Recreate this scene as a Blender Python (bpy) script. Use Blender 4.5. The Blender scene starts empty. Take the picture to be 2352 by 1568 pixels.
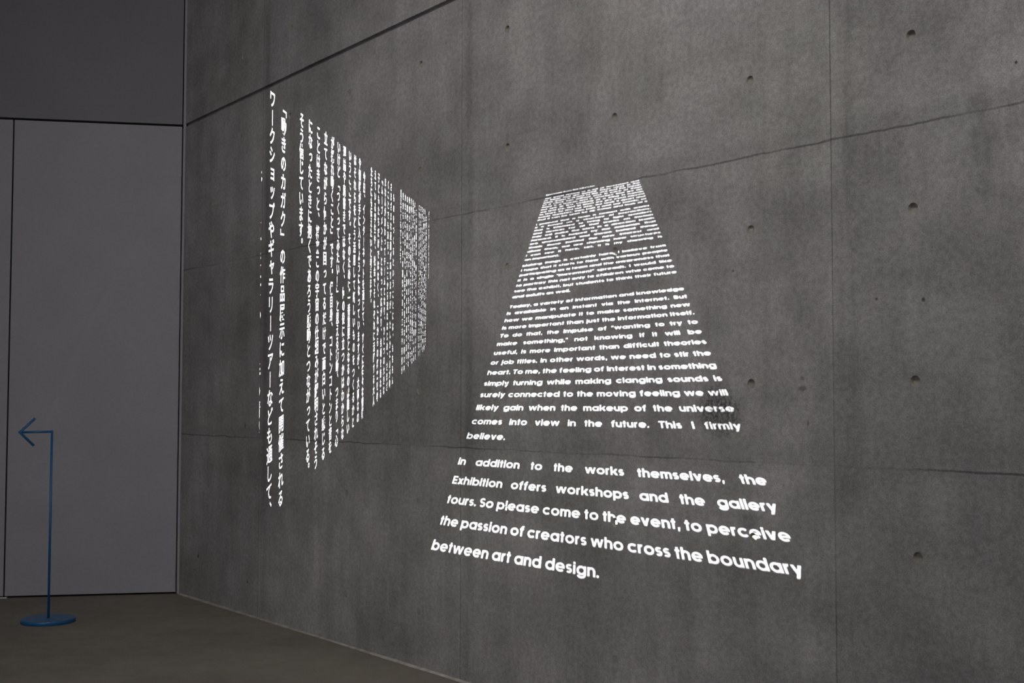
import bpy, bmesh, math, random
from mathutils import Vector, Matrix
from mathutils.geometry import delaunay_2d_cdt

S = bpy.context.scene
C = S.collection
random.seed(7)

# ------------------------------------------------------------------ camera
IMG_W, IMG_H = 2352, 1568
FOCAL_PX = 2918.442
CAM = Vector((6.89184, -2.79385, 1.05932))
YAW, PITCH, ROLL = 2.502496, 0.0502339, 0.0015235
_d = Vector((math.cos(PITCH) * math.cos(YAW), math.cos(PITCH) * math.sin(YAW), math.sin(PITCH)))
_r = _d.cross(Vector((0, 0, 1))).normalized()
_u = _r.cross(_d)
CR = _r * math.cos(ROLL) + _u * math.sin(ROLL)
CU = _u * math.cos(ROLL) - _r * math.sin(ROLL)
cam_data = bpy.data.cameras.new('camera')
cam_data.sensor_width = 36.0
cam_data.lens = FOCAL_PX / IMG_W * 36.0
cam = bpy.data.objects.new('camera', cam_data)
m = Matrix((CR, CU, -_d)).transposed().to_4x4()
m.translation = CAM
cam.matrix_world = m
C.objects.link(cam)
S.camera = cam

# ------------------------------------------------------------------ exposure, world, room lights
S.view_settings.view_transform = 'Standard'
S.view_settings.look = 'None'
S.view_settings.gamma = 1.0
S.view_settings.use_curve_mapping = False
S.view_settings.exposure = 0.05

world = bpy.data.worlds.new('dim_gallery')
world.use_nodes = True
S.world = world
bg = world.node_tree.nodes['Background']
bg.inputs['Color'].default_value = (0.92, 0.95, 1.0, 1)
bg.inputs['Strength'].default_value = 0.105


def area_light(name, loc, target, sx, sy, power, color):
    l = bpy.data.lights.new(name, 'AREA')
    l.shape = 'RECTANGLE'
    l.size, l.size_y = sx, sy
    l.energy = power
    l.color = color
    o = bpy.data.objects.new(name, l)
    o.location = loc
    o.rotation_euler = (Vector(target) - Vector(loc)).to_track_quat('-Z', 'Y').to_euler()
    C.objects.link(o)
    return o


# two unseen area lights, added overhead to brighten the concrete wall
for _n, _loc, _to, _w, _sp in (('added_wall_light', (6.4, -2.7, 4.3), (3.2, 0.0, 1.4), 22, 95), ('added_wall_light', (3.4, -3.0, 4.45), (2.8, 0.0, 1.8), 9, 110)):
    _l = area_light(_n, _loc, _to, 1.6, 0.5, _w, (1.0, 0.965, 0.95))
    _l.data.spread = math.radians(_sp)
# unseen low area light, added behind the camera to brighten doors and floor
area_light('added_low_light', (7.4, -6.8, 1.5), (0.0, -0.5, 1.2), 2.4, 1.6, 46, (0.96, 0.955, 1.0))


# ------------------------------------------------------------------ helpers
def ray(px, py):
    return _d + CR * ((px - IMG_W / 2) / FOCAL_PX) - CU * ((py - IMG_H / 2) / FOCAL_PX)


def wall_at(px, py):
    """pixel of the photograph -> (u, z) on the concrete wall, which is the plane y = 0"""
    v = ray(px, py)
    t = -CAM.y / v.y
    return CAM.x + t * v.x, CAM.z + t * v.z


def tag(o, label=None, cat=None, group=None, kind=None):
    if label: o['label'] = label
    if cat: o['category'] = cat
    if group: o['group'] = group
    if kind: o['kind'] = kind
    return o


def obj(name, bm_or_mesh, mat=None, parent=None, smooth=False):
    if isinstance(bm_or_mesh, bmesh.types.BMesh):
        me = bpy.data.meshes.new(name)
        bm_or_mesh.normal_update()
        bm_or_mesh.to_mesh(me)
        bm_or_mesh.free()
    else:
        me = bm_or_mesh
    if mat: me.materials.append(mat)
    if smooth:
        for p in me.polygons: p.use_smooth = True
    o = bpy.data.objects.new(name, me)
    C.objects.link(o)
    if parent: o.parent = parent
    return o


def empty(name, loc=(0, 0, 0), rz=0.0):
    o = bpy.data.objects.new(name, None)
    o.empty_display_size = 0.1
    o.location = loc
    o.rotation_euler = (0, 0, rz)
    C.objects.link(o)
    return o


def box_bm(x0, x1, y0, y1, z0, z1, bevel=0.0, seg=2):
    bm = bmesh.new()
    bmesh.ops.create_cube(bm, size=1.0)
    for v in bm.verts:
        v.co = Vector((x0 + (v.co.x + .5) * (x1 - x0), y0 + (v.co.y + .5) * (y1 - y0), z0 + (v.co.z + .5) * (z1 - z0)))
    if bevel:
        bmesh.ops.bevel(bm, geom=bm.edges[:], offset=bevel, segments=seg, affect='EDGES', profile=0.5)
    return bm


def tube_bm(path, rad, seg=14, caps=True):
    """round bar along a polyline, mitred at the bends"""
    bm = bmesh.new()
    pts = [Vector(p) for p in path]
    rings = []
    ref = Vector((0.31, 0.77, 0.55)).normalized()
    for i, p in enumerate(pts):
        d0 = (pts[i] - pts[i - 1]).normalized() if i > 0 else None
        d1 = (pts[i + 1] - pts[i]).normalized() if i < len(pts) - 1 else None
        t = ((d0 or d1) + (d1 or d0)).normalized()
        a = (d1 or d0).cross(ref).normalized() if i == 0 else a0
        dd = d0 or d1
        a = (a - dd * a.dot(dd)).normalized()
        a0 = a
        b = dd.cross(a)
        ring = []
        for k in range(seg):
            th = 2 * math.pi * k / seg
            q = a * math.cos(th) * rad + b * math.sin(th) * rad
            q = q - dd * (q.dot(t) / dd.dot(t))
            ring.append(bm.verts.new(p + q))
        rings.append(ring)
    for r0, r1 in zip(rings, rings[1:]):
        for k in range(seg):
            bm.faces.new((r0[k], r0[(k + 1) % seg], r1[(k + 1) % seg], r1[k]))
    if caps:
        bm.faces.new(rings[0][::-1])
        bm.faces.new(rings[-1])
    bmesh.ops.recalc_face_normals(bm, faces=bm.faces[:])
    return bm


def lathe_bm(profile, seg=48):
    bm = bmesh.new()
    rings = []
    for r, z in profile:
        if r < 1e-6:
            rings.append([bm.verts.new((0, 0, z))])
        else:
            rings.append([bm.verts.new((r * math.cos(2 * math.pi * k / seg), r * math.sin(2 * math.pi * k / seg), z)) for k in range(seg)])
    for a, b in zip(rings, rings[1:]):
        for k in range(seg):
            k2 = (k + 1) % seg
            if len(a) == 1 and len(b) > 1: bm.faces.new((a[0], b[k], b[k2]))
            elif len(b) == 1 and len(a) > 1: bm.faces.new((a[k], b[0], a[k2]))
            elif len(a) > 1: bm.faces.new((a[k], b[k], b[k2], a[k2]))
    bmesh.ops.recalc_face_normals(bm, faces=bm.faces[:])
    return bm


# ------------------------------------------------------------------ materials
class NT:
    """tiny helper to write node maths as expressions"""
    def __init__(self, name):
        self.mat = bpy.data.materials.new(name)
        self.mat.use_nodes = True
        self.t = self.mat.node_tree
        self.bsdf = self.t.nodes['Principled BSDF']

    def n(self, kind, **kw):
        nd = self.t.nodes.new(kind)
        for k, v in kw.items(): setattr(nd, k, v)
        return nd

    def put(self, sock, v):
        if hasattr(v, 'is_linked') or isinstance(v, bpy.types.NodeSocket): self.t.links.new(v, sock)
        else: sock.default_value = v

    def m(self, op, a, b=None, c=None, clamp=False):
        nd = self.n('ShaderNodeMath', operation=op, use_clamp=clamp)
        self.put(nd.inputs[0], a)
        if b is not None: self.put(nd.inputs[1], b)
        if c is not None: self.put(nd.inputs[2], c)
        return nd.outputs[0]

    def xyz(self, a, b, c):
        nd = self.n('ShaderNodeCombineXYZ')
        for i, v in enumerate((a, b, c)): self.put(nd.inputs[i], v)
        return nd.outputs[0]

    def noise(self, vec, scale, detail=3.0, rough=0.55):
        nd = self.n('ShaderNodeTexNoise')
        self.put(nd.inputs['Vector'], vec)
        nd.inputs['Scale'].default_value = scale
        nd.inputs['Detail'].default_value = detail
        nd.inputs['Roughness'].default_value = rough
        return nd.outputs['Fac']

    def ramp(self, v, lo, hi, a=0.0, b=1.0, smooth=True):
        nd = self.n('ShaderNodeMapRange', interpolation_type='SMOOTHSTEP' if smooth else 'LINEAR')
        self.put(nd.inputs[0], v)
        for i, x in enumerate((lo, hi, a, b)): self.put(nd.inputs[i + 1], x)
        return nd.outputs[0]

    def mix(self, f, a, b):
        nd = self.n('ShaderNodeMix', data_type='RGBA')
        self.put(nd.inputs['Factor'], f)
        self.put(nd.inputs[6], a)
        self.put(nd.inputs[7], b)
        return nd.outputs[2]

    def scale(self, col, f):
        nd = self.n('ShaderNodeVectorMath', operation='SCALE')
        self.put(nd.inputs[0], col)
        self.put(nd.inputs[3], f)
        return nd.outputs[0]

    def bump(self, h, strength, dist):
        nd = self.n('ShaderNodeBump')
        nd.inputs['Strength'].default_value = strength
        nd.inputs['Distance'].default_value = dist
        self.put(nd.inputs['Height'], h)
        self.put(self.bsdf.inputs['Normal'], nd.outputs[0])


JOINT_X = (1.012, 2.800, 4.615)
PANEL_W, PANEL_H = 1.8015, 0.9
GROOVE = (2.655, 0.0088)          # height of the shadow groove at the corner, and its slope along the wall


def concrete_material():
    k = NT('board_marked_concrete')
    pos = k.n('ShaderNodeNewGeometry').outputs['Position']
    sp = k.n('ShaderNodeSeparateXYZ')
    k.put(sp.inputs[0], pos)
    x, z = sp.outputs[0], sp.outputs[2]
    flat = k.xyz(x, 0.0, z)
    big = k.noise(flat, 1.1, 4, .6)
    mid = k.noise(k.xyz(k.m('ADD', x, 9.0), 0.0, z), 4.5, 5, .62)
    fine = k.noise(flat, 55.0, 4, .7)
    grit = k.noise(flat, 240.0, 2, .6)
    streak = k.noise(k.xyz(k.m('MULTIPLY', x, 7.0), 0.0, k.m('MULTIPLY', z, 0.55)), 1.0, 5, .6)
    streak2 = k.noise(k.xyz(k.m('MULTIPLY', x, 26.0), 3.0, k.m('MULTIPLY', z, 1.3)), 1.0, 3, .5)
    # tone of each formwork panel
    ix = k.m('FLOOR', k.m('DIVIDE', k.m('SUBTRACT', x, JOINT_X[0]), PANEL_W))
    iz = k.m('FLOOR', k.m('DIVIDE', z, PANEL_H))
    wn = k.n('ShaderNodeTexWhiteNoise', noise_dimensions='2D')
    k.put(wn.inputs['Vector'], k.xyz(ix, iz, 0.0))
    tone = k.ramp(wn.outputs['Value'], 0, 1, .95, 1.05, False)
    f = k.m('MULTIPLY', tone, k.ramp(big, .32, .68, .80, 1.16))
    f = k.m('MULTIPLY', f, k.ramp(mid, .3, .7, .84, 1.14))
    f = k.m('MULTIPLY', f, k.ramp(streak, .3, .72, .91, 1.07))
    f = k.m('MULTIPLY', f, k.ramp(streak2, .3, .7, .97, 1.03))
    f = k.m('MULTIPLY', f, k.ramp(fine, .3, .7, .84, 1.16))
    f = k.m('MULTIPLY', f, k.ramp(grit, .3, .7, .84, 1.16))
    # wandering coordinates for the joints
    wob = k.m('SUBTRACT', k.noise(flat, 3.2, 4, .65), .5)
    wob2 = k.m('SUBTRACT', k.noise(k.xyz(x, 5.0, z), 14.0, 3, .6), .5)
    brk = k.noise(k.xyz(k.m('MULTIPLY', x, 1.0), 2.0, k.m('MULTIPLY', z, 1.0)), 2.3, 3, .6)
    jointh = None
    # horizontal pour joints, with seeped dirt that comes and goes
    for z0, sl in ((0.8945, 0.0), (1.822, -0.0060)):
        zz = k.m('SUBTRACT', z, k.m('ADD', z0, k.m('MULTIPLY', x, sl)))
        d = k.m('ABSOLUTE', k.m('ADD', zz, k.m('ADD', k.m('MULTIPLY', wob, .022), k.m('MULTIPLY', wob2, .008))))
        line = k.m('MULTIPLY', k.ramp(d, .0008, .0046, 1.0, 0.0), k.ramp(brk, .38, .58, .2, 1.0))
        f = k.m('MULTIPLY', f, k.m('SUBTRACT', 1.0, k.m('MULTIPLY', line, .5)))
        # thin stain lying on the joint
        stain = k.m('MULTIPLY', k.ramp(k.m('ABSOLUTE', k.m('SUBTRACT', zz, .022)), .0, .055, 1.0, 0.0), k.ramp(mid, .40, .62, 0.0, 1.0))
        f = k.m('MULTIPLY', f, k.m('SUBTRACT', 1.0, k.m('MULTIPLY', stain, .18)))
        jointh = line if jointh is None else k.m('MAXIMUM', jointh, line)
    # vertical panel joints
    for j, x0 in enumerate(JOINT_X):
        xx = k.m('SUBTRACT', x, x0)
        d = k.m('ABSOLUTE', k.m('ADD', xx, k.m('MULTIPLY', wob2, .0015)))
        line = k.m('MULTIPLY', k.ramp(d, .0008, .0032, 1.0, 0.0), k.ramp(brk, .3, .6, .45, 1.0))
        f = k.m('MULTIPLY', f, k.m('SUBTRACT', 1.0, k.m('MULTIPLY', line, .46)))
        # pale lip on one side, water stain on the other
        lip = k.ramp(k.m('ABSOLUTE', k.m('ADD', xx, .008)), .0, .005, 1.0, 0.0)
        f = k.m('MULTIPLY', f, k.m('ADD', 1.0, k.m('MULTIPLY', lip, .07)))
        st = k.m('MULTIPLY', k.ramp(k.m('ABSOLUTE', k.m('SUBTRACT', xx, .055)), .0, .055, 1.0, 0.0), k.ramp(streak, .36, .62, 1.0, 0.15))
        f = k.m('MULTIPLY', f, k.m('SUBTRACT', 1.0, k.m('MULTIPLY', st, .28)))
        jointh = k.m('MAXIMUM', jointh, line)
    # dark blotch of spilt stain low in the third panel, and small dirt marks
    bx, bz = wall_at(1655, 945)
    ex = k.m('DIVIDE', k.m('SUBTRACT', x, bx), .125)
    ez = k.m('DIVIDE', k.m('SUBTRACT', z, bz), .100)
    rr = k.m('SQRT', k.m('ADD', k.m('MULTIPLY', ex, ex), k.m('MULTIPLY', ez, ez)))
    sp_n = k.noise(flat, 90.0, 4, .75)
    rr = k.m('ADD', rr, k.m('MULTIPLY', k.m('SUBTRACT', mid, .5), 1.2))
    bl = k.m('MULTIPLY', k.ramp(rr, .35, 1.05, 1.0, 0.0), k.ramp(sp_n, .38, .62, .15, 1.0))
    f = k.m('MULTIPLY', f, k.m('SUBTRACT', 1.0, k.m('MULTIPLY', bl, .72)))
    for px, py, rx, rz, amt in ((1843, 893, .022, .010, .5), (730, 1014, .05, .012, .45), (806, 898, .02, .03, .45), (1725, 1195, .05, .045, .35), (2260, 330, .05, .22, .22), (1160, 897, .02, .04, .4), (455, 1277, .012, .013, .75), (568, 1336, .007, .011, .6), (563, 977, .010, .022, .6), (1843, 868, .008, .008, .45), (1856, 972, .006, .010, .5), (2013, 686, .008, .006, .7), (2121, 688, .006, .007, .75), (2334, 143, .005, .006, .8), (1684, 622, .005, .005, .6), (1507, 537, .006, .007, .6)):
        cx, cz = wall_at(px, py)
        ex = k.m('DIVIDE', k.m('SUBTRACT', x, cx), rx)
        ez = k.m('DIVIDE', k.m('SUBTRACT', z, cz), rz)
        rr = k.m('ADD', k.m('SQRT', k.m('ADD', k.m('MULTIPLY', ex, ex), k.m('MULTIPLY', ez, ez))), k.m('MULTIPLY', wob2, 1.6))
        f = k.m('MULTIPLY', f, k.m('SUBTRACT', 1.0, k.m('MULTIPLY', k.ramp(rr, .3, 1.1, 1.0, 0.0), amt)))
    # pinholes left by air bubbles
    vo = k.n('ShaderNodeTexVoronoi', feature='F1')
    k.put(vo.inputs['Vector'], flat)
    vo.inputs['Scale'].default_value = 8.5
    hole = k.m('MULTIPLY', k.ramp(vo.outputs['Distance'], .015, .036, 1.0, 0.0), k.ramp(k.noise(flat, 2.0, 2), .56, .6, 0.0, 1.0))
    vo2 = k.n('ShaderNodeTexVoronoi', feature='F1')
    k.put(vo2.inputs['Vector'], flat)
    vo2.inputs['Scale'].default_value = 24.0
    hole2 = k.m('MULTIPLY', k.ramp(vo2.outputs['Distance'], .03, .08, 1.0, 0.0), k.ramp(mid, .5, .62, 0.0, .7))
    pits = k.m('MAXIMUM', hole, hole2)
    f = k.m('MULTIPLY', f, k.m('SUBTRACT', 1.0, k.m('MULTIPLY', pits, .45)))
    # paler lime bloom here and there
    bloom = k.ramp(k.noise(k.xyz(x, 11.0, z), 2.6, 6, .7), .60, .78, 0.0, .14)
    hue = k.mix(k.ramp(k.noise(k.xyz(x, 7.0, z), 2.2, 4, .6), .35, .65), (.299, .286, .286, 1), (.287, .280, .270, 1))
    col = k.scale(hue, k.m('ADD', f, bloom))
    k.put(k.bsdf.inputs['Base Color'], col)
    k.bsdf.inputs['Roughness'].default_value = .72
    k.bsdf.inputs['Specular IOR Level'].default_value = .25
    h = k.m('SUBTRACT', k.m('MULTIPLY', fine, .10), k.m('ADD', k.m('MULTIPLY', pits, .9), k.m('MULTIPLY', jointh, .8)))
    h = k.m('ADD', h, k.m('MULTIPLY', mid, .35))
    k.bump(h, .35, .004)
    return k.mat


def floor_material():
    k = NT('dark_trowelled_concrete_floor')
    pos = k.n('ShaderNodeNewGeometry').outputs['Position']
    a = k.noise(pos, 1.4, 5, .6)
    b = k.noise(pos, 9.0, 4, .6)
    c = k.noise(pos, 130.0, 3, .7)
    f = k.m('MULTIPLY', k.ramp(a, .3, .7, .86, 1.12), k.ramp(b, .3, .7, .93, 1.07))
    f = k.m('MULTIPLY', f, k.ramp(c, .3, .7, .9, 1.1))
    k.put(k.bsdf.inputs['Base Color'], k.scale((.200, .178, .150), f))
    k.bsdf.inputs['Roughness'].default_value = .62
    k.bsdf.inputs['Specular IOR Level'].default_value = .25
    k.bump(k.m('ADD', b, k.m('MULTIPLY', c, .2)), .12, .003)
    return k.mat


def painted(name, col, rough=.5, spec=.4, amp=.04, sc=60.0, metal=0.0):
    k = NT(name)
    pos = k.n('ShaderNodeNewGeometry').outputs['Position']
    a = k.noise(pos, sc, 3, .6)
    b = k.noise(pos, sc * .04, 3, .5)
    f = k.m('MULTIPLY', k.ramp(a, .3, .7, 1 - amp, 1 + amp), k.ramp(b, .3, .7, 1 - amp, 1 + amp))
    k.put(k.bsdf.inputs['Base Color'], k.scale(col, f))
    k.bsdf.inputs['Roughness'].default_value = rough
    k.bsdf.inputs['Specular IOR Level'].default_value = spec
    k.bsdf.inputs['Metallic'].default_value = metal
    return k.mat


M_CONC = concrete_material()
M_FLOOR = floor_material()
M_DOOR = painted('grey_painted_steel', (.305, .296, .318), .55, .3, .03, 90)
M_HEAD_SHADE = painted('shade_darkened_steel_header', (.185, .179, .192), .55, .3, .03, 90)  # door grey darkened to stand for light fading above the doors
M_BLACK = painted('black_reveal', (.012, .012, .013), .8, .1, .05, 40)
M_CEIL = painted('grey_ceiling_plaster', (.30, .29, .28), .8, .2, .03, 30)
M_BLUE = painted('blue_powder_coat', (.011, .100, .250), .36, .5, .05, 150)
M_SEAL = painted('pale_mortar_bead', (.36, .335, .305), .85, .2, .22, 14)
M_PLUG = painted('pale_mortar_plug', (.262, .254, .240), .85, .15, .12, 120)
M_CUP = painted('stained_tie_cup_concrete', (.262, .250, .218), .7, .25, .12, 90)
M_LIGHT_STRIP = painted('under_door_light_strip', (.82, .80, .78), .32, .6, .05, 60, .6)  # pale metal in place of the light leaking under the left door
M_CASE = painted('black_projector_case', (.02, .02, .022), .45, .4, .05, 80)

# ------------------------------------------------------------------ concrete wall with its tie holes and shadow groove
WALL_L, WALL_TOP = 10.0, 4.8
COL_U = (0.756, 1.312, 1.901, 2.498, 3.100, 3.706, 4.314, 4.881)
ROW_Z = (0.224, 0.673, 1.122, 1.574, 2.025, 2.468)
HOLE_R = 0.0150
# depth of each recess in mm as the photograph shows them: deep cups, shallow ones, plugs left flush
DEPTH = {}
for ci in range(8):
    for ri in range(6):
        DEPTH[(ci, ri)] = 4.0 if ci < 5 else 7.0 if ci < 7 else 11.0
for key in ((5, 2), (5, 0), (4, 2), (4, 0), (4, 1), (3, 1), (3, 0), (2, 0), (2, 1)):
    DEPTH[key] = 2.0
for key in ((5, 1), (5, 3), (5, 4), (4, 5), (4, 4), (3, 5)):
    DEPTH[key] = 8.0
for ri in range(6):
    DEPTH[(0, ri)] = 0.0
DEPTH[(1, 3)] = 7.0
DEPTH[(1, 5)] = 7.0
HOLES = []
for (ci, ri), dep in sorted(DEPTH.items()):
    if ci == 1 and ri in (0, 1, 2): continue
    HOLES.append((COL_U[ci] + random.uniform(-.003, .003), ROW_Z[ri] + random.uniform(-.003, .003), dep))
# columns of the next panels to the right and the row above the groove
for u, z in ((0.765, 2.884), (1.319, 2.904), (1.9, 2.90), (5.515, 2.025), (5.515, 1.574), (5.515, 1.122), (5.515, .673), (5.515, 2.468)):
    HOLES.append((u, z, 10.0 if u > 5 else 4.0))


def circle(u, z, r, n=28):
    return [(u + r * math.cos(2 * math.pi * k / n), z + r * math.sin(2 * math.pi * k / n)) for k in range(n)]


def cdt(polys, eps=1e-7):
    """triangulate overlapping polygons; returns points, triangles and the polygons each triangle lies in"""
    vs, fs = [], []
    for p in polys:
        fs.append(list(range(len(vs), len(vs) + len(p))))
        vs.extend(Vector(q) for q in p)
    r = delaunay_2d_cdt(vs, [], fs, 0, eps, True)
    return r[0], r[2], r[5]


def build_wall():
    g0, sl = GROOVE
    hw = .0095
    gl = lambda u: g0 + sl * u
    low = [(-.15, 0), (WALL_L, 0), (WALL_L, gl(WALL_L) - hw), (-.15, gl(-.15) - hw)]
    up = [(-.15, gl(-.15) + hw), (WALL_L, gl(WALL_L) + hw), (WALL_L, WALL_TOP), (-.15, WALL_TOP)]
    cut = [h for h in HOLES if h[2] > 0]
    polys = [low, up] + [circle(u, z, HOLE_R) for u, z, d in cut]
    vs, fs, org = cdt(polys)
    bm = bmesh.new()
    bv = [bm.verts.new((v[0], 0, v[1])) for v in vs]
    for f, o in zip(fs, org):
        if o and all(i < 2 for i in o):
            bm.faces.new([bv[i] for i in f])
    for f in bm.faces:
        f.normal_update()
        if f.normal.y > 0: f.normal_flip()
    # the groove is a real recess, and the wall has its thickness
    def quad(*p): bm.faces.new([bm.verts.new(q) for q in p])
    a, b, dp = -.15, WALL_L, .016
    quad((a, 0, gl(a) - hw), (b, 0, gl(b) - hw), (b, dp, gl(b) - hw), (a, dp, gl(a) - hw))
    quad((a, dp, gl(a) - hw), (b, dp, gl(b) - hw), (b, dp, gl(b) + hw), (a, dp, gl(a) + hw))
    quad((a, dp, gl(a) + hw), (b, dp, gl(b) + hw), (b, 0, gl(b) + hw), (a, 0, gl(a) + hw))
    T = .3
    quad((a, T, 0), (a, T, WALL_TOP), (b, T, WALL_TOP), (b, T, 0))
    quad((a, 0, WALL_TOP), (b, 0, WALL_TOP), (b, T, WALL_TOP), (a, T, WALL_TOP))
    quad((a, 0, 0), (a, T, 0), (b, T, 0), (b, 0, 0))
    quad((b, 0, 0), (b, T, 0), (b, T, WALL_TOP), (b, 0, WALL_TOP))
    quad((a, 0, 0), (a, 0, WALL_TOP), (a, T, WALL_TOP), (a, T, 0))
    bmesh.ops.remove_doubles(bm, verts=bm.verts[:], dist=1e-6)
    w = obj('wall_right', bm, M_CONC)
    tag(w, 'tall grey cast concrete wall with tie holes, panel joints and a dark groove near the top', 'wall', kind='structure')
    # tie-hole cups
    for u, z, d in HOLES:
        bm = bmesh.new()
        n = 28
        if d > 0:
            dm = d / 1000
            rings = []
            for r, y in ((HOLE_R, 0), (HOLE_R - .0006, .0012), (HOLE_R - .0022, dm), (0, dm + .0006)):
                if r: rings.append([bm.verts.new((u + r * math.cos(2 * math.pi * k / n), y, z + r * math.sin(2 * math.pi * k / n))) for k in range(n)])
                else: rings.append([bm.verts.new((u, y, z))])
            for A, B in zip(rings, rings[1:]):
                for k in range(n):
                    k2 = (k + 1) % n
                    if len(B) == 1: bm.faces.new((A[k], B[0], A[k2]))
                    else: bm.faces.new((A[k], B[k], B[k2], A[k2]))
            for f in bm.faces:
                f.normal_update()
            o = obj('tie_hole', bm, M_CUP if d > 3 else M_PLUG, w)
        else:
            ring = [bm.verts.new((u + .010 * math.cos(2 * math.pi * k / n), -.0004, z + .012 * math.sin(2 * math.pi * k / n))) for k in range(n)]
            ring2 = [bm.verts.new((u + .011 * math.cos(2 * math.pi * k / n), .002, z + .013 * math.sin(2 * math.pi * k / n))) for k in range(n)]
            bm.faces.new(ring)
            for k in range(n): bm.faces.new((ring[k], ring2[k], ring2[(k + 1) % n], ring[(k + 1) % n]))
            o = obj('tie_hole_plug', bm, M_PLUG, w)
    return w


wall = build_wall()

# ------------------------------------------------------------------ floor, ceiling, left wall with its steel door leaves
PHI = -0.452270
LDIR = Vector((math.sin(PHI), -math.cos(PHI), 0))        # along the left wall, away from the corner
LNRM = Vector((math.cos(PHI), math.sin(PHI), 0))         # out of the left wall, into the room
LROT = Matrix((LDIR, LNRM, Vector((0, 0, 1)))).transposed().to_4x4()

fb = bmesh.new()
far = LDIR * 9.0
pts = [(-.13, .13), (10.0, .13), (10.0, -9.5), (far.x - .2, -9.5), (far.x - .2, far.y)]
top = [fb.verts.new((x, y, 0)) for x, y in pts]
bot = [fb.verts.new((x, y, -.2)) for x, y in pts]
fb.faces.new(top[::-1])
fb.faces.new(bot)
for i in range(len(pts)):
    j = (i + 1) % len(pts)
    fb.faces.new((top[i], top[j], bot[j], bot[i]))
bmesh.ops.recalc_face_normals(fb, faces=fb.faces[:])
tag(obj('floor', fb, M_FLOOR), 'dark brown-grey trowelled concrete floor', 'floor', kind='structure')

cb = bmesh.new()
lo = [cb.verts.new((x, y, WALL_TOP)) for x, y in pts]
hi = [cb.verts.new((x, y, WALL_TOP + .2)) for x, y in pts]
cb.faces.new(lo)
cb.faces.new(hi[::-1])
for i in range(len(pts)):
    j = (i + 1) % len(pts)
    cb.faces.new((lo[i], lo[j], hi[j], hi[i]))
bmesh.ops.recalc_face_normals(cb, faces=cb.faces[:])
tag(obj('ceiling', cb, M_CEIL), 'plain grey ceiling high over the concrete wall', 'ceiling', kind='structure')


def left_part(name, d0, d1, n0, n1, z0, z1, mat, parent=None, bevel=.0012):
    bm = box_bm(d0, d1, n0, n1, z0, z1, bevel)
    bm.transform(LROT)
    bmesh.ops.recalc_face_normals(bm, faces=bm.faces[:])
    return obj(name, bm, mat, parent)


HEAD_Z0, HEAD_Z1 = 2.6475, 2.6595
wl = left_part('wall_left', -.06, 8.8, -.22, -.045, 0, WALL_TOP, M_BLACK, bevel=0)
tag(wl, 'left wall behind the grey steel doors, black in the gaps between the panels', 'wall', kind='structure')
hp = left_part('header_panel', .0190, 8.8, -.045, 0, HEAD_Z1, WALL_TOP, M_HEAD_SHADE, wl)
tag(hp, 'grey flat steel panel above the doors, coloured darker where the light falls off')
d1 = left_part('door_1', .0195, .9270, -.045, 0, .011, HEAD_Z0, M_DOOR)
tag(d1, 'tall flush grey steel door leaf beside the concrete corner, behind the blue arrow sign', 'door', kind='structure')
d2 = left_part('door_2', .9350, 1.8380, -.045, 0, .011, HEAD_Z0, M_DOOR)
tag(d2, 'flush grey steel door leaf at the left edge of the picture, past the black gap', 'door', kind='structure')
d3 = left_part('door_3', 1.852, 2.7525, -.045, 0, .011, HEAD_Z0, M_DOOR)
tag(d3, 'flush grey steel door leaf further left, out of the picture', 'door', kind='structure')
tr = left_part('trim_1', -.004, .0125, -.045, .0, 0, WALL_TOP, M_DOOR)
tag(tr, 'narrow grey steel jamb strip in the corner against the concrete wall', 'trim', kind='structure')
sl = left_part('door_light_strip', .9150, 1.75, -.03, .004, 0, .0045, M_LIGHT_STRIP, bevel=.001)
tag(sl, 'thin pale strip standing in for light leaking under the left door leaf', 'trim', kind='structure')

# mortar bead where the wall meets the floor, thicker and thinner along its length
bm = bmesh.new()
prev = None
nseg = 60
for i in range(nseg + 1):
    u = .02 + (9.9 - .02) * i / nseg
    w = .004 + .0035 * random.random() + .002 * math.sin(u * 3.1)
    ring = [bm.verts.new((u, .001, .0)), bm.verts.new((u, .001, .004 + w * .45)), bm.verts.new((u, -.003 - w * .3, .003 + w * .3)), bm.verts.new((u, -.006 - w, .0008)), bm.verts.new((u, -.006 - w, -.001))]
    if prev:
        for k in range(4): bm.faces.new((prev[k], ring[k], ring[k + 1], prev[k + 1]))
    prev = ring
bmesh.ops.recalc_face_normals(bm, faces=bm.faces[:])
tag(obj('baseboard_right', bm, M_SEAL), 'thin pale mortar line where the concrete wall meets the floor', 'baseboard', kind='structure')


# ------------------------------------------------------------------ blue arrow sign on its round foot
def arrow_sign():
    base = Vector((0.512, -0.872, 0))
    root = empty('arrow_sign_stand', base)
    tag(root, 'slim blue metal stand with a left-pointing arrow on a round foot by grey doors', 'sign')
    R = .128
    bm = lathe_bm([(0, .0), (R - .0015, .0), (R, .001), (R, .0175), (R - .0008, .0186), (R - .002, .019), (.014, .019), (.012, .0205), (0, .0205)], 72)
    foot = obj('base', bm, M_BLUE, root, smooth=True)
    for p in foot.data.polygons:
        p.use_smooth = abs(p.normal.z) < .9
    H = .927
    rad = .0058
    ax = LDIR.copy()
    obj('pole', tube_bm([(0, 0, .018), (0, 0, H + rad)], rad, 16), M_BLUE, root, smooth=True)
    tip = ax * .150
    tip.z = H - .003
    obj('shaft', tube_bm([(0, 0, H), tip], rad, 16), M_BLUE, root, smooth=True)
    hd = obj('arrow_head', tube_bm([tip - ax * .070 + Vector((0, 0, .068)), tip, tip - ax * .067 + Vector((0, 0, -.066))], rad * 1.06, 16), M_BLUE, root, smooth=True)
    return root


arrow_sign()

# ------------------------------------------------------------------ lettering
ASC, XH, DESC, SW = .74, .547, -.19, .138
XR = XH / 2


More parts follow.
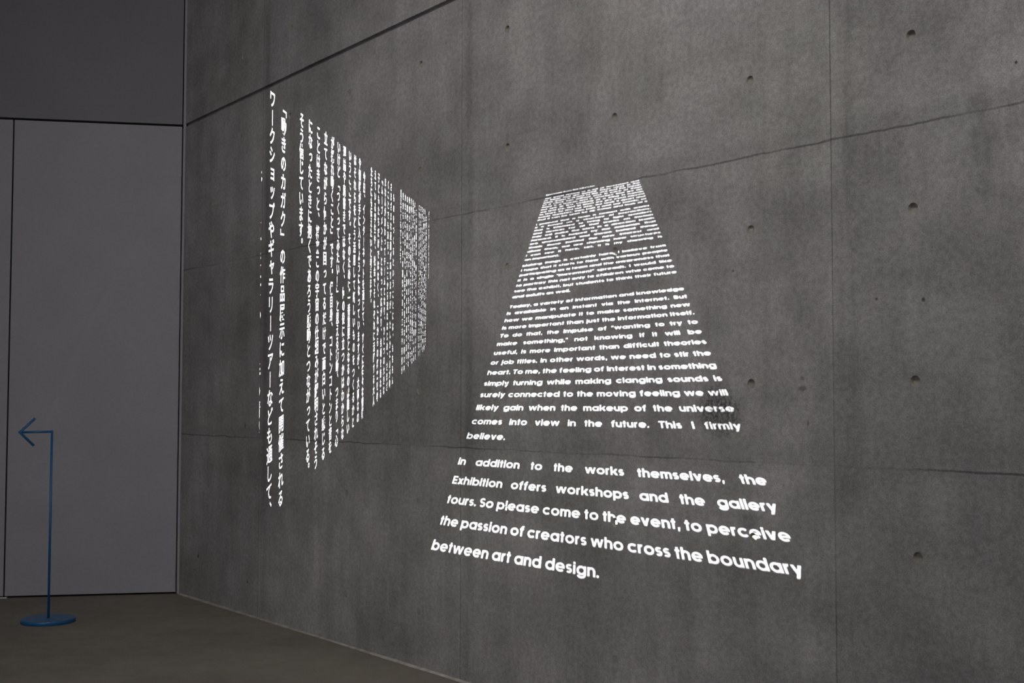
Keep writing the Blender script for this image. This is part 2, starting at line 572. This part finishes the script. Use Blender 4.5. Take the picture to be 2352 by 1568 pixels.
def _rect(x0, y0, x1, y1): return [(x0, y0), (x1, y0), (x1, y1), (x0, y1)]


def _arc(cx, cy, rx, ry, w, a0, a1):
    """ring sector (outer radii rx, ry, stroke w), cut into simple polygons"""
    out = []
    n = max(1, int(math.ceil(abs(a1 - a0) / 90.0)))
    for i in range(n):
        b0, b1 = a0 + (a1 - a0) * i / n, a0 + (a1 - a0) * (i + 1) / n
        k = 6
        th = [math.radians(b0 + (b1 - b0) * j / k) for j in range(k + 1)]
        out.append([(cx + rx * math.cos(t), cy + ry * math.sin(t)) for t in th] + [(cx + (rx - w) * math.cos(t), cy + (ry - w * .92) * math.sin(t)) for t in th[::-1]])
    return out


def _diag(x0, y0, x1, y1, w): return [(x0, y0), (x0 + w, y0), (x1 + w, y1), (x1, y1)]


def _s(h, wid):
    r = (h + SW * .92) / 4
    rx = wid / 2
    w = SW * .92
    return _arc(rx, h - r, rx, r, w, 35, 270) + _arc(rx, r, rx, r, w, -145, 90)


def glyphs():
    O = .012
    G = {}
    w = SW
    d = 2 * XR + 2 * O
    ring = lambda cx: _arc(cx, XR, XR + O, XR + O, w, 0, 360)
    asc = ASC
    G['o'] = (ring(XR + O), d)
    G['a'] = (ring(XR + O) + [_rect(d - w, 0, d, XH)], d)
    G['d'] = (ring(XR + O) + [_rect(d - w, 0, d, asc)], d)
    G['q'] = (ring(XR + O) + [_rect(d - w, DESC, d, XH)], d)
    G['b'] = (ring(XR + O) + [_rect(0, 0, w, asc)], d)
    G['p'] = (ring(XR + O) + [_rect(0, DESC, w, XH)], d)
    G['g'] = (ring(XR + O) + [_rect(d - w, .02, d, XH)] + _arc(XR + O, .045, XR + O, .25, w, 180 + 22, 360), d)
    G['c'] = (_arc(XR + O, XR, XR + O, XR + O, w, 42, 318), d - .05)
    G['e'] = (_arc(XR + O, XR, XR + O, XR + O, w, 0, 318) + [_rect(.06, XR - .055, d - .01, XR + .05)], d)
    def arch(x0, wid): return _arc(x0 + wid / 2, XH - wid / 2 + O, wid / 2, wid / 2, w, 0, 180) + [_rect(x0 + wid - w, 0, x0 + wid, XH - wid / 2 + O)]
    nw = .47
    G['n'] = ([_rect(0, 0, w, XH)] + arch(0, nw), nw)
    G['h'] = ([_rect(0, 0, w, asc)] + arch(0, nw), nw)
    mw = .42
    G['m'] = ([_rect(0, 0, w, XH)] + arch(0, mw) + arch(mw - w, mw), 2 * mw - w)
    G['u'] = ([_rect(nw - w, 0, nw, XH), _rect(0, nw / 2, w, XH)] + _arc(nw / 2, nw / 2 - O, nw / 2, nw / 2, w, 180, 360), nw)
    G['r'] = ([_rect(0, 0, w, XH)] + _arc(.22, XH - .21, .22, .22, w, 78, 180), .275)
    G['t'] = ([_rect(.065, 0, .065 + w, .70), _rect(0, XH - .105, .27, XH)], .27)
    G['f'] = ([_rect(.065, 0, .065 + w, asc - .16), _rect(0, XH - .105, .28, XH)] + _arc(.255, asc - .18, .19, .19, w, 75, 180), .30)
    G['i'] = ([_rect(0, 0, w, XH), _rect(0, XH + .065, w, XH + .185)], w)
    G['l'] = ([_rect(0, 0, w, asc)], w)
    G['j'] = ([_rect(.05, DESC, .05 + w, XH), _rect(.05, XH + .065, .05 + w, XH + .185), _rect(0, DESC, .1, DESC + .1)], w + .05)
    G['k'] = ([_rect(0, 0, w, asc), _diag(.10, .20, .32, XH, w * 1.25), _diag(.335, 0, .13, .33, w * 1.25)], .49)
    G['s'] = (_s(XH, .37), .37)
    v = .50
    G['v'] = ([_diag(0, XH, v / 2 - w * .6, 0, w * 1.15), _diag(v - w * 1.15, XH, v / 2 - w * .55, 0, w * 1.15)], v)
    G['y'] = ([_diag(0, XH, v / 2 - w * .55, .0, w * 1.15), _diag(v - w * 1.15, XH, v / 2 - w * .55 - .10, DESC, w * 1.15)], v)
    ww = .40
    W2 = G['v'][0]
    f = lambda pts, dx: [(x * .86 + dx, y) for x, y in pts]
    G['w'] = ([f(p, 0) for p in W2] + [f(p, .345) for p in W2], .345 + v * .86)
    G['x'] = ([_diag(0, XH, .30, 0, w * 1.2), _diag(.30, XH, 0, 0, w * 1.2)], .455)
    G['z'] = ([_rect(0, 0, .42, .115), _rect(0, XH - .115, .42, XH), _diag(0, .1, .42 - w * 1.2, XH - .1, w * 1.2)], .42)
    G['.'] = ([_rect(0, 0, .135, .135)], .135)
    G[','] = ([[(.03, -.12), (.11, -.12), (.165, .135), (.03, .135)]], .165)
    G["'"] = ([_rect(0, .50, .09, asc)], .09)
    G['"'] = ([_rect(0, .50, .09, asc), _rect(.15, .50, .24, asc)], .24)
    G['-'] = ([_rect(0, .21, .26, .32)], .26)
    c = .74
    G['I'] = ([_rect(0, 0, w, c)], w)
    G['E'] = ([_rect(0, 0, w, c), _rect(0, 0, .40, .12), _rect(0, c - .12, .40, c), _rect(0, c / 2 - .06, .38, c / 2 + .06)], .40)
    G['T'] = ([_rect(0, c - .12, .46, c), _rect(.23 - w / 2, 0, .23 + w / 2, c)], .46)
    G['B'] = ([_rect(0, 0, w, c), _rect(0, 0, .26, .115), _rect(0, c - .115, .26, c), _rect(0, c / 2 - .055, .26, c / 2 + .055)] + _arc(.26, c * .25 + .01, .215, .213, w, -90, 90) + _arc(.24, c * .75, .2, .19, w, -90, 90), .48)
    G['M'] = ([_rect(0, 0, w, c), _rect(.72 - w, 0, .72, c), _diag(0, c, .36 - w * .6, 0, w * 1.15), _diag(.72 - w * 1.15, c, .36 - w * .55, 0, w * 1.15)], .72)
    G['D'] = ([_rect(0, 0, w, c), _rect(0, 0, .25, .115), _rect(0, c - .115, .25, c)] + _arc(.22, c / 2, .36, c / 2, w, -90, 90), .58)
    G['S'] = (_s(c, .44), .44)
    G['L'] = ([_rect(0, 0, w, c), _rect(0, 0, .38, .12)], .38)
    G['C'] = (_arc(c / 2, c / 2, c / 2 + O, c / 2 + O, w, 42, 318), c - .06)
    G['W'] = ([[(x * 1.2, y * c / XH) for x, y in p] for p in G['w'][0]], G['w'][1] * 1.2)
    G['H'] = ([_rect(0, 0, w, c), _rect(.56 - w, 0, .56, c), _rect(0, c / 2 - .06, .56, c / 2 + .06)], .56)
    return G


GL = glyphs()
GAP, SPACE = .062, .27


def word_w(s): return sum(GL[c][1] for c in s) + GAP * (len(s) - 1)


# the English page: lines lie on a perspective page; page -> photograph (in thousands of pixels)
ENG = ((0.11330609, -0.96258548, 1.23126843), (-0.09148068, -0.10030111, 0.51755128), (-0.09863073, -0.71074133, 1.0))
EM = .530                                            # em in line pitches
PAGE_W = 11.45                                       # page width in line pitches


def hom(Hm, a, b):
    w = Hm[2][0] * a + Hm[2][1] * b + Hm[2][2]
    return ((Hm[0][0] * a + Hm[0][1] * b + Hm[0][2]) / w * 1000, (Hm[1][0] * a + Hm[1][1] * b + Hm[1][2]) / w * 1000)


ENGLISH = []      # (baseline in line pitches, words, justified, (left dx, dy, right dx, dy) fine registration in px)


def para(t0, lines, fix=None, full=False):
    for i, ln in enumerate(lines):
        last = i == len(lines) - 1 and not full
        ENGLISH.append((t0 + i, ln.split(), not last, (fix or {}).get(i, (0, 0, 0, 0))))


ENGLISH.append((-12.45, "Message from the Director".split(), False, (0, 0, 0, 0)))
para(-10.6, ["The world around us is full of movement and",
      "of things that are moved. Trees sway in the",
      "wind, water is drawn to the sea and the hands",
      "of a clock turn without end. In each of them",
      "there is a reason and a structure that we do",
      "not see at first. Looking at a thing in motion",
      "we feel joy, and at times we are even moved",
      "to tears. To find out why, we took it apart and",
      "made sketches, then built it with our hands, so",
      "that it can be seen by all. Come and look at it"], None, True)
para(0.0, ["I planned that a team is formed with works",
           "it is based on a structure of interactions,",
           "that is intended to bring to light wonders",
           "and devices for all that works on motion",
           "truly will make the idea in a direction leads",
           "forward. It is helped by the materials that",
           "are unassembled and shown behind things",
           "thank those behind the new interest and",
           "allow them, we are showing how structures",
           "I can see it here, set. It is my showing is",
           "an important."])
para(11.2, ["Making things is certainly hard, I believe from",
            "I hope that it starts to flow with various people",
            "participating as a team and the awareness that",
            "it is a single \"movement\" spreads. I would like",
            "to portray this not only to children who come to",
            "see the exhibit, but students to think their future",
            "and adults as well."], {i: (-.9, 1.7, -1.2, -1.8) for i in range(7)})
para(18.8, ["Today, a variety of information and knowledge",
            "is available in an instant via the Internet. But",
            "how we manipulate it to make something new",
            "is more important than just the information itself.",
            "To do that, the impulse of \"wanting to try to",
            "make something,\" not knowing if it will be",
            "useful, is more important than difficult theories",
            "or job titles. In other words, we need to stir the",
            "heart. To me, the feeling of interest in something",
            "simply turning while making clanging sounds is",
            "surely connected to the moving feeling we will",
            "likely gain when the makeup of the universe",
            "comes into view in the future. This I firmly",
            "believe."], {0: (0, 1.5, -.6, -2.6), 1: (-1, 1, -.6, -1.6), 2: (-.8, 1.3, -.8, -1.2), 3: (-.8, 1.1, .3, -1.6), 4: (.2, 1, 0, -1.1), 5: (-.4, .6, 0, -.8), 6: (-.7, .7, .5, -1.2), 7: (-.9, .9, .5, -.6), 8: (-.6, .6, 1, 0), 9: (-.6, .6, 1.5, -.6), 10: (-.3, -.4, 1.3, -.5), 11: (0, 0, 1.2, .2), 12: (0, .6, 1.2, 1), 13: (-.3, .3, 1.2, 1)})
para(33.4, ["In addition to the works themselves, the",
            "Exhibition offers workshops and the gallery",
            "tours. So please come to the event, to perceive",
            "the passion of creators who cross the boundary",
            "between art and design."], {0: (-.4, -1, 7, 2.2), 1: (.2, .4, 8, 4.5), 2: (2.4, -1.4, 11, 6), 3: (2.8, -3, 9, 8), 4: (2.4, -2, 9, 9)})


def english_polys():
    """glyph polygons on the wall, with the line each belongs to"""
    out = []
    for li, (t, words, just, fx) in enumerate(ENGLISH):
        ws = [word_w(w) for w in words]
        nat = sum(ws)
        width_em = PAGE_W / EM
        sp = (width_em - nat) / max(1, len(words) - 1) if just else SPACE
        x = 0.0
        k = 1.0
        if just and sp < .16:            # a tight line is drawn in a little, as the setter would
            k = (width_em - .16 * (len(words) - 1)) / nat
            sp = .16
        for w, wd in zip(words, ws):
            cx = x
            for ch in w:
                for poly in GL[ch][0]:
                    P = []
                    for gx, gy in poly:
                        s = (cx + gx * k) * EM / PAGE_W
                        px, py = hom(ENG, s, (t - gy * EM) / 40.0)
                        px += fx[0] + (fx[2] - fx[0]) * s
                        py += fx[1] + (fx[3] - fx[1]) * s
                        P.append(wall_at(px, py))
                    out.append((li, P))
                cx += (GL[ch][1] + GAP) * k
            x += wd * k + sp
    return out


# the Japanese page: vertical columns, read from the right; page (column, height 0..1) -> photograph
JAP = ((1.80957735, -0.01188812, 0.62654478), (0.96569833, 0.9829039, 0.20650811), (1.57258391, -0.00469769, 1.0))
ROWS = 24
JAPANESE = [      # (column position, text, first row, justified to the full height)
    (-1.0, "とアートをまたぐつくり手の情熱", 4, False),
    (0.0, "ワークショップやギャラリーツアーなども通して、", 0, True),
    (1.0, "「動きのカガク」の作品展示に加えて開催される", 0, True)]
_c2 = ["そう信じています。", "になったときに抱くであろう感動とつながっている。", "ことはきっと、将来この宇宙の仕組みが解明されそう", "立てながら何かが回ってるだけで面白いと感じる",
       "が揺れ動くこと」です。僕自身、コトンコトンと音を", "いけど「つくってみたい！」と思える衝動、つまり「心", "理論や肩書きではなく、何の役に立つかはわからな", "いうことです。そのために一番重要となるのは難しい",
       "はそれらをどう活用して新しいものをつくるかと", "や情報が手に入るようになっていますが、大事なの", "　今日、インターネットを通じて、すぐに様々な情報"]
_c3 = ["たちにも伝えたいと考えます。", "えている学生や、社会でそれぞれに活躍する大人", "子どもたちだけではなく、これからの将来を考", "『ムーブメント』となって広がり、会場を訪れる", "まな人が加わってチームとなり、ひとつの大きな",
       "くことでもある。ここから流れはじめ、さまざ", "さまざまな困難がありますが、たしかに心が動", "　ものをつくるということには、もちろん"]
_c4 = ["見えてくるでしょう。", "をひらくと、その裏側にある工夫や知恵が", "かたちにしました。仕組みの見えない箱の中", "の素材を組み立てる前のままの姿で並べ、", "作家たちとともに、動きを支えている数々", "が動くしくみを明らかにしたいと考えました。", "会場では、作品を成り立たせている構造と、もの", "ように、観て、触れて、つくって楽しめる", "　この展覧会は、動きがもたらす表現の力を"]
_c5 = ["に動いているのでしょうか。そのことを知り", "さまたげるものなく動くとき、それはどのよう", "ます。ときには涙がこぼれるほどの感動もある。", "きを見つめるとき、私たちの心もまた動き", "水は海へと流れ、時計の針はまわる。その動", "　世界は動きに満ちています。木は風に揺れ、"]
for _base, _cols in ((2.8, _c2), (14.6, _c3), (24.5, _c4), (34.3, _c5)):
    for _i, _s_ in enumerate(_cols):
        ind = 1 if _s_.startswith('　') else 0
        JAPANESE.append((_base + _i, _s_.lstrip('　'), ind, _i != 0 or _cols is _c5))
JAPANESE.append((41.4, "ディレクターズメッセージ", 0, False))
CLIP_H = -.835          # the projector frame ends here and cuts the next column

_gcache = {}


def jp_glyph(ch):
    """outline of one character, centred on its em box, from Blender's built-in font"""
    if ch in _gcache: return _gcache[ch]
    cu = bpy.data.curves.new('glyph', 'FONT')
    cu.body = ch
    cu.size = 1.0
    cu.offset = .020
    cu.resolution_u = 2
    ob = bpy.data.objects.new('glyph', cu)
    C.objects.link(ob)
    me = ob.evaluated_get(bpy.context.evaluated_depsgraph_get()).to_mesh()
    fs = [[(me.vertices[i].co.x - .5, me.vertices[i].co.y - .365) for i in p.vertices] for p in me.polygons]
    ob.evaluated_get(bpy.context.evaluated_depsgraph_get()).to_mesh_clear()
    bpy.data.objects.remove(ob)
    bpy.data.curves.remove(cu)
    if ch == 'ー':
        fs = [_rect(-.055, -.42, .055, .42)]
    elif ch in '「」『』':
        fs = [[(y, -x) for x, y in f] for f in fs]
    elif ch in '、。':
        fs = [[(x + .56, y + .56) for x, y in f] for f in fs]
    elif ch in 'ッャュョっゃゅょァィゥェォ':
        fs = [[(x + .10, y + .10) for x, y in f] for f in fs]
    _gcache[ch] = fs
    return fs


def clip_left(poly, h0):
    out = []
    for i in range(len(poly)):
        a, b = poly[i - 1], poly[i]
        ia, ib = a[0] >= h0, b[0] >= h0
        if ia != ib:
            t = (h0 - a[0]) / (b[0] - a[0])
            out.append((h0, a[1] + t * (b[1] - a[1])))
        if ib: out.append(b)
    return out


def japanese_polys():
    out = []
    for li, (h, text, ind, just) in enumerate(JAPANESE):
        n = len(text)
        rows = ROWS - ind
        step = (rows / n) if just else 1.0
        ew, eh = .49, 1.04 / ROWS
        for k, ch in enumerate(text):
            vc = (ind + (k + .5) * step) / ROWS
            for f in jp_glyph(ch):
                q = [(h + x * ew, vc - y * eh) for x, y in f]
                if h < 0: q = clip_left(q, CLIP_H)
                if len(q) < 3: continue
                out.append((li, [wall_at(*hom(JAP, a / 30.0, b)) for a, b in q]))
    return out


# ------------------------------------------------------------------ projections: a lamp behind a cut slide throws each text on the wall
FILM = -.0004


def area2(p):
    return sum(p[i - 1][0] * p[i][1] - p[i][0] * p[i - 1][1] for i in range(len(p)))


def owners(vs, fs, polys):
    """for each triangle, the polygons (numbered from 1) its middle lies in"""
    cell = .02
    grid = {}
    for i, p in enumerate(polys):
        xs = [q[0] for q in p]
        ys = [q[1] for q in p]
        for gx in range(int(min(xs) // cell), int(max(xs) // cell) + 1):
            for gy in range(int(min(ys) // cell), int(max(ys) // cell) + 1):
                grid.setdefault((gx, gy), []).append((i, min(xs), max(xs), min(ys), max(ys), p))
    out = []
    for f in fs:
        x = sum(vs[i][0] for i in f) / len(f)
        y = sum(vs[i][1] for i in f) / len(f)
        hit = []
        for i, xa, xb, ya, yb, p in grid.get((int(x // cell), int(y // cell)), ()):
            if not (xa <= x <= xb and ya <= y <= yb): continue
            ins = False
            for k in range(len(p)):
                (ax, ay), (bx, by) = p[k - 1], p[k]
                if (ay > y) != (by > y) and x < ax + (bx - ax) * (y - ay) / (by - ay): ins = not ins
            if ins: hit.append(i + 1)
        out.append(hit)
    return out


def project_text(root_name, label, part, group, polys, P, slide_d, power, lamp_r, margin):
    """P: lamp position. The slide is a plate parallel to the wall, pierced by the letters at the lamp's own scale."""
    k = slide_d / abs(P.y)
    pl = [(li, p if area2(p) > 0 else p[::-1]) for li, p in polys if len(p) > 2 and abs(area2(p)) > 1e-9]
    us = [q[0] for _, p in pl for q in p]
    zs = [q[1] for _, p in pl for q in p]
    u0, u1, z0, z1 = min(us) - margin, max(us) + margin, min(zs) - margin, max(zs) + margin
    circ = [circle(u, z, HOLE_R) for u, z, d in HOLES if d > 0 and u0 < u < u1 and z0 < z < z1]
    SC = 100.0
    um, zm = .5 * (u0 + u1), .5 * (z0 + z1)
    allp = [[(u0, z0), (u1, z0), (u1, z1), (u0, z1)]] + circ + [p for _, p in pl]
    nb = 1 + len(circ)
    vs, fs, _ = cdt([[((a - um) * SC, (b - zm) * SC) for a, b in p] for p in allp], 2e-5)
    vs = [(v[0] / SC + um, v[1] / SC + zm) for v in vs]
    org = owners(vs, fs, allp[1:])
    root = empty(root_name, ((u0 + u1) / 2, 0, z0))
    tag(root, label, 'projected text', group)
    inv = Vector(root.location)
    lines = {}
    plate = []
    for f, o in zip(fs, org):
        g = [i for i in o if i >= nb]
        if g:
            if not any(1 <= i < nb for i in o):
                lines.setdefault(pl[g[0] - nb][0], []).append(f)
        else:
            plate.append(f)
    for li in sorted(lines):
        remap, vv, ff = {}, [], []
        for f in lines[li]:
            t = []
            for i in f:
                if i not in remap:
                    remap[i] = len(vv)
                    vv.append((vs[i][0] - inv.x, FILM - inv.y, vs[i][1] - inv.z))
                t.append(remap[i])
            ff.append(t)
        me = bpy.data.meshes.new(part)
        me.from_pydata(vv, [], ff)
        me.update()
        if me.polygons and me.polygons[0].normal.y > 0: me.flip_normals()
        obj(part, me, M_CONC, root)
    # slide plate
    remap, vv, ff = {}, [], []
    for f in plate:
        t = []
        for i in f:
            if i not in remap:
                remap[i] = len(vv)
                w = Vector((vs[i][0], 0, vs[i][1]))
                q = P + (w - P) * k
                vv.append(q - P)
            t.append(remap[i])
        ff.append(t)
    me = bpy.data.meshes.new('slide')
    me.from_pydata(vv, [], ff)
    me.update()
    return me, P + (Vector((.5 * (u0 + u1), 0, .5 * (z0 + z1))) - P) * k, (u0, u1, z0, z1, k)


def projector(name, label, P, slide_me, bounds, slide_d, power, lamp_r, color):
    u0, u1, z0, z1, k = bounds
    root = empty(name, P)
    tag(root, label, 'projector')
    obj('slide', slide_me, M_CASE, root)
    x0, x1 = (u0 - P.x) * k, (u1 - P.x) * k
    a0, a1 = (z0 - P.z) * k, (z1 - P.z) * k
    X0, X1 = min(x0, -.06) - .03, max(x1, .06) + .03
    Z0, Z1 = min(a0, -.06) - .03, max(a1, .06) + .06
    # frame that carries the slide
    bm = bmesh.new()
    for (p0, p1, q0, q1) in ((X0, x0, Z0, Z1), (x1, X1, Z0, Z1), (x0, x1, Z0, a0), (x0, x1, a1, Z1)):
        if p1 - p0 < 1e-5 or q1 - q0 < 1e-5: continue
        b = box_bm(p0, p1, slide_d - .004, slide_d + .004, q0, q1)
        me = bpy.data.meshes.new('tmp')
        b.to_mesh(me); b.free()
        bm.from_mesh(me)
        bpy.data.meshes.remove(me)
    obj('slide_frame', bm, M_CASE, root)
    # case: an open-fronted box round the lamp
    bm = bmesh.new()
    T = .004
    for (a, b, c, d, e, f) in ((X0, X1, -.14, slide_d + .02, Z1 - T, Z1), (X0, X1, -.14, slide_d + .02, Z0, Z0 + T), (X0, X0 + T, -.14, slide_d + .02, Z0, Z1), (X1 - T, X1, -.14, slide_d + .02, Z0, Z1), (X0, X1, -.14, -.14 + T, Z0, Z1)):
        bb = box_bm(a, b, c, d, e, f)
        me = bpy.data.meshes.new('tmp')
        bb.to_mesh(me); bb.free()
        bm.from_mesh(me)
        bpy.data.meshes.remove(me)
    obj('case', bm, M_CASE, root)
    obj('hanger', tube_bm([(0, -.03, Z1 - .001), (0, -.03, WALL_TOP - P.z)], .016, 16), M_CASE, root, smooth=True)
    plate = obj('ceiling_plate', lathe_bm([(0, 0), (.06, 0), (.06, -.012), (.02, -.016), (0, -.016)], 32), M_CASE, root)
    plate.location = (0, -.03, WALL_TOP - P.z)
    l = bpy.data.lights.new('projector_lamp', 'SPOT')
    l.energy = power
    l.color = color
    l.shadow_soft_size = lamp_r
    l.spot_blend = 0.0
    aim = Vector((.5 * (x0 + x1), slide_d, .5 * (a0 + a1)))
    ang = max(aim.angle(Vector((x, slide_d, z))) for x in (x0, x1) for z in (a0, a1))
    l.spot_size = min(2 * ang + .05, 3.0)
    lo = bpy.data.objects.new('projector_lamp', l)
    lo.rotation_euler = aim.to_track_quat('-Z', 'Y').to_euler()
    C.objects.link(lo)
    lo.parent = root


PE = Vector((3.75, -3.05, 3.45))
PJ = Vector((2.55, -3.05, 3.45))
SLIDE = .26
ep = english_polys()
me, _, bd = project_text('projected_english_text', 'white projected English text receding upward like a crawl on the concrete wall', 'text_line', None, ep, PE, SLIDE, 0, 0, .12)
projector('text_projector', 'black ceiling-hung projector throwing the English text, above the picture', PE, me, bd, SLIDE, 5800, .00020, (.93, .97, 1.0))
jp = japanese_polys()
me, _, bd = project_text('projected_japanese_text', 'white projected Japanese text in vertical columns that shrink toward the right on the concrete wall', 'text_column', None, jp, PJ, SLIDE, 0, 0, .12)
projector('text_projector', 'black ceiling-hung projector throwing the Japanese text, nearer the doors', PJ, me, bd, SLIDE, 5000, .00010, (.93, .97, 1.0))
